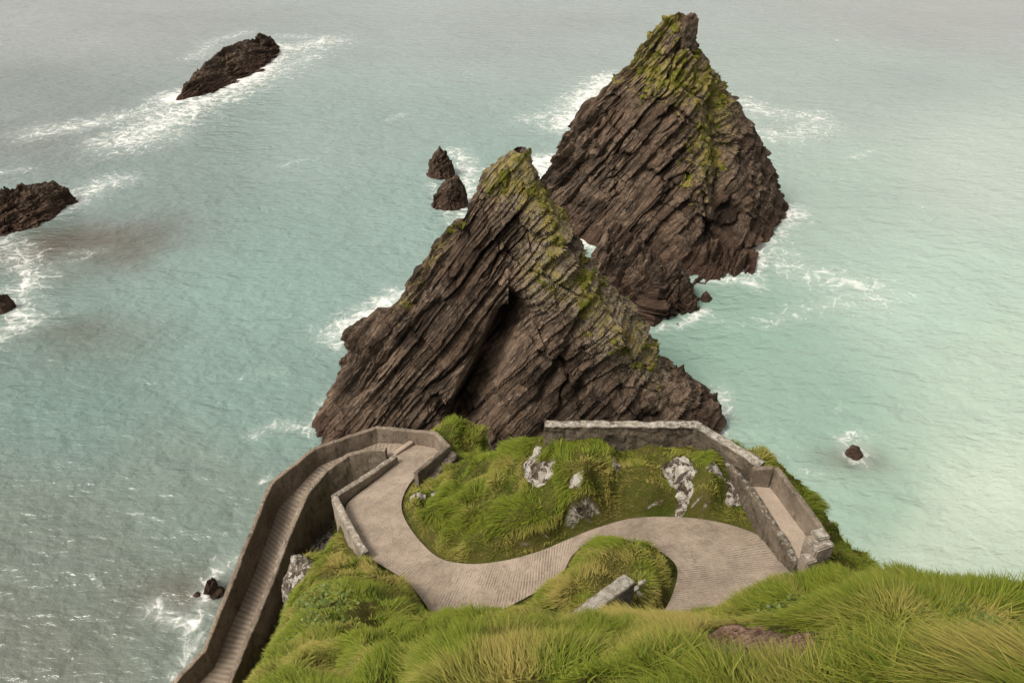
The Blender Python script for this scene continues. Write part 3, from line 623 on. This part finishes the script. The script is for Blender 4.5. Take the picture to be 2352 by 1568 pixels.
# ---------------------------------------------------------------- grass
def grass(name, label, n, box, lmin, lmax, hill):
    x = rng.uniform(box[0], box[1], n); y = rng.uniform(box[2], box[3], n)
    z = samp(Zg, x, y); p = np.stack([x, y, z], 1)
    u, v, dep = project(p)
    sx, sy = samp(gxv, x, y), samp(gyv, x, y); slope = np.hypot(sx, sy)
    pdg = samp(pd.reshape(XX.shape), x, y); sl = samp(soil.reshape(XX.shape), x, y); rk = samp(rock.reshape(XX.shape), x, y); sdg = samp(sd.reshape(XX.shape), x, y)
    tu = samp(tuss.reshape(XX.shape), x, y); fi = samp(fin.reshape(XX.shape).astype(float), x, y)
    dist = np.linalg.norm(p-np.array([0, 0, H]), axis=1)
    cl_ = fbm(np.stack([x*1.3, y*1.3, x*0], 1), 3, 71)
    prob = np.clip((12.5/dist)**1.4, 0, 1)*np.clip(.70+1.5*cl_+.3*tu, .14, 1)*np.clip(slope*.5+.6, .6, 1.6)
    k = (u > -250) & (u < 2600) & (v > -100) & (v < 1850) & (slope < 2.6) & (pdg > .2) & (sl < .06) & (rk < .35) & (sdg < .35) & (fi < .02) & (rng.random(n) < prob)
    k &= (y < 14.5) if hill else (y >= 14.5)
    idx = np.nonzero(k)[0]
    ok = np.ones(len(idx), bool)
    near_w = (y[idx] > 13)
    for t in np.nonzero(near_w)[0]:
        i = idx[t]; q, j, d = kdw.find((x[i], y[i], 0))
        if d < wall_pts[j][2]+.06: ok[t] = False
    idx = idx[ok]
    x, y, z, dist, sx, sy, pdg, cl_, tu = x[idx], y[idx], z[idx], dist[idx], sx[idx], sy[idx], pdg[idx], cl_[idx], tu[idx]
    m = len(idx)
    q = np.stack([x, y, x*0], 1)
    fl_ = np.stack([fbm(q*.8, 2, 81), fbm(q*.8+50, 2, 82)], 1)
    down = np.stack([-sx, -sy], 1)/(1+np.hypot(sx, sy))[:, None]
    lean = 1.0*down+2.2*fl_+np.array([-.35, -.02])+rng.normal(0, .30, (m, 2))
    s0 = surf(1745, 1482); sd_soil = np.hypot(x-s0[0], y-s0[1])
    ln = rng.uniform(lmin, lmax, m)*np.clip(.82+1.1*cl_+.35*tu, .35, 1.7)*np.where(pdg < .5, .55, 1)*np.clip(.3+.65*(sd_soil-.35), .3, 1)
    wd_ = .0064*(dist/9)**.65*rng.uniform(.7, 1.4, m)
    d3 = np.stack([lean[:, 0], lean[:, 1], np.ones(m)], 1); d3 /= np.linalg.norm(d3, axis=1)[:, None]
    tdir = np.stack([lean[:, 0]*1.8, lean[:, 1]*1.8, .1+0*x], 1); tdir[:, 2] += -np.einsum('ij,ij->i', np.stack([-sx, -sy], 1), tdir[:, :2])*.32
    tdir /= np.linalg.norm(tdir, axis=1)[:, None]
    an = rng.uniform(0, 2*np.pi, m); side = np.stack([np.cos(an), np.sin(an), 0*an], 1)
    base = np.stack([x, y, z-.02], 1)
    V = np.zeros((m, 8, 3))
    for j, t in enumerate((0, .38, .72, 1.0)):
        c = base+ln[:, None]*(d3*t*(1-t*.5)+tdir*t*t*.55)
        ww = wd_*(1, .95, .65, .08)[j]
        V[:, 2*j] = c-side*ww[:, None]; V[:, 2*j+1] = c+side*ww[:, None]
    F = (np.arange(m)[:, None, None]*8+np.array([[0, 1, 3, 2], [2, 3, 5, 4], [4, 5, 7, 6]])[None]).reshape(-1, 4)
    t1 = fbm(q*.4+7, 3, 91); t2 = rng.random(m); t3 = fbm(q*1.6+3, 3, 92)
    straw = np.clip((.04 if hill else .20)+1.5*t1+1.2*t3+(t2-.5)*.6-.15*cl_, 0, .9)
    straw = np.where(pdg < .7, np.maximum(straw, .6*rng.random(m)+.2), straw)
    g1 = np.array([.072, .112, .006]); g2 = np.array([.18, .21, .015]); s1 = np.array([.33, .255, .075])
    col = g1*(1-t2[:, None])+g2*t2[:, None]
    col = col*(1-straw[:, None]*.85)+s1*straw[:, None]*.85
    col = np.repeat(col[:, None], 8, 1)
    tip = np.array([0, 0, .04, .04, .08, .08, .16, .16])[None, :, None]
    col = col*(1-tip)+np.array([.31, .28, .07])*tip
    o = mesh_obj(name, V.reshape(-1, 3), F, M_grass, attrs={'col': col.reshape(-1, 3)})
    tag(o, label, 'grass', kind='stuff'); print(name, m)
grass('hill_grass', 'long windblown green and straw grass on the foreground slope', 1400000, (-13, 17, 1.5, 14.5), .16, .42, True)
grass('bank_grass', 'shorter tufted grass on the hump, round mound and banks beside the path', 1400000, (-13, 18, 14.5, 36), .18, .42, False)

# ---------------------------------------------------------------- stones and plants on the headland
def boulder(u, v, size, label, mat, seed, cat='rock', sink=.45):
    B = ICO4[0].copy()
    B = B*(1+.30*fbm(B*1.1+seed*3.1, 4, seed))[:, None]
    r = np.random.default_rng(seed)
    for _ in range(9):
        n = r.normal(0, 1, 3); n /= np.linalg.norm(n); c = r.uniform(.45, .8); ex = np.maximum(B@n-c, 0); B = B-ex[:, None]*n*.92
    B = B*(1+.12*fbm(B*4, 4, seed))[:, None]*np.array(size); q = surf(u, v); a = seed*1.3
    B = np.stack([B[:, 0]*math.cos(a)-B[:, 1]*math.sin(a), B[:, 0]*math.sin(a)+B[:, 1]*math.cos(a), B[:, 2]], 1)
    g = np.array([-samp(gxv, q[:1], q[1:2])[0], -samp(gyv, q[:1], q[1:2])[0], 1]); g /= np.linalg.norm(g)
    o = mesh_obj('boulder', B, ICO4[1], mat); o.location = q-g*max(min(size[2], size[1]), .15)*sink
    tag(o, label, cat)
boulder(1560, 1082, (.8, .5, .6), 'largest white lichened rock set in the bank under the rubble wall', M_pale, 1, sink=.72)
boulder(1240, 1095, (.4, .38, .7), 'tall white rock on the left shoulder of the grassy hump', M_pale, 2, sink=.72)
boulder(1226, 1042, (.36, .32, .55), 'white rock just below the left end of the rubble wall', M_pale, 3, sink=.7)
boulder(1325, 1112, (.22, .25, .4), 'small pale rock half buried midway across the hump', M_pale, 4, sink=.65)
boulder(965, 1138, (.5, .38, .45), 'pale rock at the path edge by the end of the parapet', M_pale, 5, sink=.65)
boulder(1565, 1142, (.45, .28, .25), 'flat pale rock low on the bank above the path bend', M_pale, 7, sink=.65)
boulder(1475, 1338, (.2, .16, .2), 'white stone at the upper end of the wall stub', M_pale, 8)
boulder(1468, 1365, (.18, .15, .16), 'white stone beside the middle of the wall stub', M_pale, 9)
boulder(1470, 1256, (.16, .12, .14), 'white stone on the back rim of the round mound', M_pale, 10)
boulder(1292, 1330, (.14, .2, .3), 'upright pale stone on the left rim of the round mound', M_pale, 11)
boulder(718, 1248, (1.2, 1.1, 1.9), 'upper white speckled crag on the gully side below the low kerb wall', M_crag, 13, sink=.6)
boulder(672, 1350, (1.1, 1.0, 2.0), 'lower white speckled crag close to the ramp wall', M_crag, 14, sink=.6)

def plant(u, v, n, spread, leaf, label, seed):
    r = np.random.default_rng(seed); q = surf(u, v); V, F, Cc = [q-np.array([0, 0, .05])], [], [[.06, .07, .02]]
    for i in range(n):
        off = r.normal(0, spread, 2); x, y = q[0]+off[0], q[1]+off[1]; z = samp(Zg, np.array([x]), np.array([y]))[0]+r.uniform(.08, .38)
        a = r.uniform(0, 6.28); l = leaf*r.uniform(.7, 1.4); w_ = l*r.uniform(.35, .5)
        d = np.array([math.cos(a), math.sin(a), r.uniform(-.5, .4)]); s = np.array([-math.sin(a), math.cos(a), r.uniform(-.3, .3)]); c = np.array([x, y, z])
        k = len(V); V += [c, c+d*l*.35+s*w_+[0, 0, .01], c+d*l*.75+s*w_*.7, c+d*l, c+d*l*.75-s*w_*.7, c+d*l*.35-s*w_+[0, 0, .01]]; F.append(tuple(range(k, k+6)))
        g = np.array([.055, .085, .010])*(1-(t := r.random()))+np.array([.135, .16, .020])*t; Cc += [g]*6
        if spread < .5:   # leaf stalk from the shared root
            V.append(c+s*.006); Cc.append(g); F.append((0, k, k+6))
    o = mesh_obj('leafy_plant', np.array(V)-q, F, M_leaf, attrs={'col': np.array(Cc)}); o.location = q
    tag(o, label, 'plant', kind='stuff' if spread >= .5 else None)
plant(745, 1375, 520, .85, .12, 'broad patch of round leafed plant on the left edge of the slope', 1)
plant(700, 1440, 280, .65, .11, 'lower leafy patch on the left edge, nearest the ramp', 2)
plant(1770, 1420, 90, .22, .06, 'leafy weed right above the bare soil patch', 3)
plant(2255, 1460, 70, .2, .06, 'dark leafy weed in the grass at the right', 4)
plant(780, 1175, 120, .35, .1, 'green clump hanging under the bend of the low kerb wall', 5)
plant(985, 1500, 90, .3, .06, 'leafy weed in the middle of the foreground grass', 6)

# ---------------------------------------------------------------- sea
def spaced(a, b, f):
    o = [a]
    while o[-1] < b: o.append(o[-1]+f(o[-1]))
    return np.array(o)
xp = spaced(0, 6000, lambda x: .62 if x < 100 else .62+(x-100)*.02); xs = np.r_[-xp[:0:-1], xp]
ysp = spaced(26, 7000, lambda y: .45+(y-26)*.0045 if y < 330 else 1.8+(y-330)*.06); yb = -spaced(0, 3000, lambda y: 2+y*.15)[1:]+26
ys = np.r_[yb[::-1], ysp]
SX, SY = np.meshgrid(xs, ys); sx, sy = SX.ravel(), SY.ravel()
sp_ = np.stack([sx, sy, sx*0], 1)
nearm = (np.abs(sx) < 260) & (sy < 420) & (sy > 0)
sz = np.zeros(sx.shape)
q = sp_[nearm]; ca, sa = math.cos(.25), math.sin(.25)
qr = np.stack([(q[:, 0]*ca+q[:, 1]*sa)*.6, -q[:, 0]*sa+q[:, 1]*ca, q[:, 2]], 1)
sz[nearm] = .26*fbm(qr*.12, 2, 101)+.13*fbm(qr*.35, 3, 102)
foam = np.zeros(sx.shape)
def fline(px, width, s):
    global foam
    pts = [tuple(P(u, v, 0)[:2]) for u, v in px]
    d = polydist(sx[nearm], sy[nearm], pts)
    foam[nearm] = np.maximum(foam[nearm], min(1.05, s)*np.exp(-(d/(width*1.25))**1.5))
for a in [([(405, 226), (480, 205), (540, 188), (590, 165), (628, 110)], 6, 1.05), ([(600, 170), (520, 210), (420, 250), (360, 290), (300, 320)], 10, .74), ([(420, 232), (300, 265), (200, 288), (95, 303)], 6.5, .63), ([(625, 120), (690, 112), (750, 95)], 10, .62), ([(640, 85), (700, 85)], 5, .5), ([(440, 135), (490, 95), (560, 75)], 5, .5), ([(640, 160), (720, 125)], 7, .55),
          ([(0, 528), (60, 507), (120, 487), (172, 465)], 2.6, .98), ([(172, 462), (220, 425), (270, 412)], 5, .62), ([(-10, 545), (40, 580), (70, 640), (30, 690), (60, 735), (-10, 772)], 4.2, .62), ([(0, 395), (60, 388)], 2, .5), ([(70, 600), (140, 590), (230, 575)], 2.5, .4),
          ([(775, 770), (830, 730), (912, 682)], 3.0, .78), ([(718, 990), (640, 975), (585, 998)], 1.3, .52), ([(785, 890), (745, 940), (712, 990)], 1.2, .6), ([(1655, 905), (1655, 940), (1648, 985)], 1.6, .75), ([(1660, 990), (1780, 1010), (1850, 1080)], 3, .3),
          ([(1225, 375), (1265, 365), (1240, 430)], 3.5, .95), ([(1300, 535), (1330, 548), (1370, 560)], 2.8, .9), ([(1405, 180), (1345, 230), (1300, 285)], 6.5, .82), ([(1210, 275), (1260, 262), (1310, 265)], 4.5, .55), ([(1385, 170), (1330, 200)], 5, .45),
          ([(1790, 485), (1740, 512), (1705, 560), (1695, 605)], 4.4, 1.0), ([(1715, 540), (1780, 590), (1850, 632), (1960, 655), (2000, 680)], 5.5, .54), ([(1750, 745), (1870, 705), (1990, 685)], 2.8, .44), ([(1700, 235), (1780, 262), (1870, 268), (1885, 290), (1810, 312), (1735, 305)], 6.5, .56), ([(1600, 725), (1700, 745)], 2, .38), ([(1745, 660), (1700, 645), (1610, 645)], 1.5, .7), ([(1960, 360), (2000, 348)], 1.5, .5),
          ([(1045, 350), (1080, 390), (1072, 440), (1045, 478), (1060, 510)], 3.4, .65), ([(985, 400), (1000, 440), (1000, 470)], 1.5, .5), ([(1935, 1005), (1965, 992), (1995, 1035), (1978, 1062), (1942, 1045), (1935, 1005)], 1.0, .62), ([(1490, 752), (1560, 748), (1618, 715)], 1.3, .7),
          ([(525, 1290), (485, 1330), (460, 1390), (440, 1440), (360, 1390)], 1.4, .62), ([(455, 1450), (420, 1520), (400, 1550)], 1.0, .54), ([(600, 1110), (612, 1100)], .6, .6), ([(650, 380), (700, 368)], 1.5, .4), ([(890, 275), (925, 262)], 2, .4), ([(560, 860), (650, 850)], 1.5, .32), ([(1880, 900), (1990, 1000)], 2.5, .25), ([(160, 600), (230, 570)], 2, .38)]:
    fline(*a)
WC = [(200, 40, .205, .220, .213), (1176, 40, .222, .252, .241), (2200, 40, .225, .240, .226), (60, 250, .142, .166, .156), (300, 420, .14, .187, .172), (800, 300, .188, .246, .226), (600, 650, .158, .230, .204), (150, 900, .12, .176, .153), (600, 900, .147, .213, .185),  # pale grey of the farthest samples paints distance haze into the water
      (200, 1300, .124, .146, .123), (450, 1150, .133, .17, .144), (100, 1500, .12, .132, .108), (1100, 480, .172, .243, .217), (1700, 780, .195, .293, .239), (1900, 450, .262, .336, .29), (2250, 400, .305, .357, .314), (2100, 700, .282, .368, .312), (2300, 850, .305, .38, .316), (1850, 950, .198, .287, .235), (2000, 1150, .23, .315, .252), (2250, 1150, .36, .42, .35), (2150, 1300, .33, .393, .32), (2000, 200, .23, .275, .25)]
wq = np.array([P(c[0], c[1], 0)[:2] for c in WC]); wcol = np.array([c[2:] for c in WC])
def wk(x, y): y = np.clip(y, 20, 500); return np.stack([x/(y+15)*2.2, np.log(y)*1.5], -1)
kq = wk(wq[:, 0], wq[:, 1]); ks = wk(np.clip(sx, -400, 400), sy)
num = np.zeros((len(sx), 3)); den = np.zeros(len(sx))
for i in range(len(WC)):
    wgt = 1/(((ks-kq[i])**2).sum(1)+.01)**1.6; num += wgt[:, None]*wcol[i]; den += wgt
wat = num/den[:, None]
wat[nearm] *= (1+.10*fbm(q*.03, 3, 111))[:, None]
mott = np.zeros(len(sx)); mott[nearm] = .6*fbm(q*.12, 3, 121)
for (u, v, r, s) in [(220, 575, 9, .6), (200, 780, 6, .5), (430, 1365, 3.2, .5), (1960, 1055, 2.2, .7), (300, 530, 7, .4), (110, 560, 7, .45), (60, 345, 14, .3)]:
    c = P(u, v, 0); dd = np.hypot((sx-c[0])*.6, sy-c[1]); fct = np.clip(s*np.exp(-(dd/r)**2)*(1+1.4*mott), 0, .8)
    wat = wat*(1-fct[:, None])+np.array([.078, .062, .046])*fct[:, None]
sea = mesh_obj('sea', np.stack([sx, sy, sz], 1), gridfaces(len(ys), len(xs)), M_sea, smooth=True, attrs={'foam': foam, 'water': wat})
struct(sea, 'choppy sea, grey green on the left and milky turquoise on the right, with white surf', 'sea')

# ---------------------------------------------------------------- gulls
M_white, nt, b = newmat('gull_white')
nt.links.new(mixc(nt, noise(nt, pos(nt), 6), c4(.6, .58, .55), c4(.78, .77, .74)), b.inputs['Base Color'])
M_grey, nt, b = newmat('gull_grey')
nt.links.new(mixc(nt, noise(nt, pos(nt), 6), c4(.3, .3, .31), c4(.45, .45, .46)), b.inputs['Base Color'])
def gull(u, v, z, rz, roll, label):
    r = empty('gull', P(u, v, z)); r.rotation_euler = (roll, 0, rz); tag(r, label, 'bird', 'gulls flying over the water')
    prof = [(-.30, .005), (-.26, .03), (-.15, .06), (0, .085), (.12, .075), (.18, .05), (.22, .052), (.26, .04), (.29, .014), (.34, .004)]
    V = [(x, rr*math.cos(k*math.pi/4), rr*math.sin(k*math.pi/4)) for x, rr in prof for k in range(8)]
    mesh_obj('body', V, gridfaces(len(prof), 8, True), M_white, r, True)
    for s in (-1, 1):
        W = [(.10, .05, .03, .22), (.13, .25, .12, .2), (.08, .5, .10, .15), (-.02, .72, .05, .07), (-.1, .82, .02, .01)]
        V = []
        for x, y, zz, c in W: V += [(x, s*y, zz), (x-c*.4, s*y, zz+.012), (x-c, s*y, zz)]
        mesh_obj('wing', V, gridfaces(len(W), 3), M_grey, r, True)
    mesh_obj('tail', [(-.25, -.03, 0), (-.25, .03, 0), (-.4, .07, .01), (-.41, 0, .012), (-.4, -.07, .01)], [(0, 1, 2, 3, 4)], M_white, r)
gull(1750, 24, 9, 1.4, .7, 'gull flying at the top of the view, right of the far stack')
gull(1932, 412, 5, 2.6, .3, 'gull flying low over turquoise water beyond the far stack')
gull(2120, 476, 5, .4, -.3, 'rightmost gull low over the turquoise water')
gull(1922, 93, 6, .2, .2, 'gull far out over grey water at the upper right')

# ---------------------------------------------------------------- light, camera
el, az = math.radians(52), math.radians(240)
ts = Vector((math.sin(az)*math.cos(el), math.cos(az)*math.cos(el), math.sin(el)))
sl_ = bpy.data.lights.new('sun', 'SUN'); sl_.energy = 2.9; sl_.angle = math.radians(18); sl_.color = (1, .93, .83)
so = bpy.data.objects.new('sun', sl_); C.objects.link(so); so.rotation_euler = (-ts).to_track_quat('-Z', 'Y').to_euler(); so.location = (-30, -20, 90)
wld = bpy.data.worlds.new('World'); bpy.context.scene.world = wld; wld.use_nodes = True; nt = wld.node_tree
sky = N(nt, 'TexSky', {'sky_type': 'NISHITA', 'sun_disc': False, 'sun_elevation': el, 'sun_rotation': az, 'dust_density': 3.0})
bwn = N(nt, 'RGBToBW', None, Color=sky.outputs[0]).outputs[0]
cl_ov = mixc(nt, 1.0, bwn, c4(2.05, 1.98, 1.88), 'MULTIPLY')   # overcast veil: brighter and greyer than the clear sky
cc = mixc(nt, .92, sky.outputs[0], cl_ov)
bg = nt.nodes['Background']; nt.links.new(cc, bg.inputs['Color']); bg.inputs['Strength'].default_value = .15
cam = bpy.data.cameras.new('camera'); cam.lens = 26; cam.sensor_width = 36; cam.clip_end = 12000; cam.clip_start = .1
co = bpy.data.objects.new('camera', cam); C.objects.link(co); co.location = (0, 0, H); co.rotation_euler = (math.pi/2-PITCH, 0, 0)
sc = bpy.context.scene; sc.camera = co
sc.view_settings.view_transform = 'Standard'; sc.view_settings.look = 'None'; sc.view_settings.exposure = 0
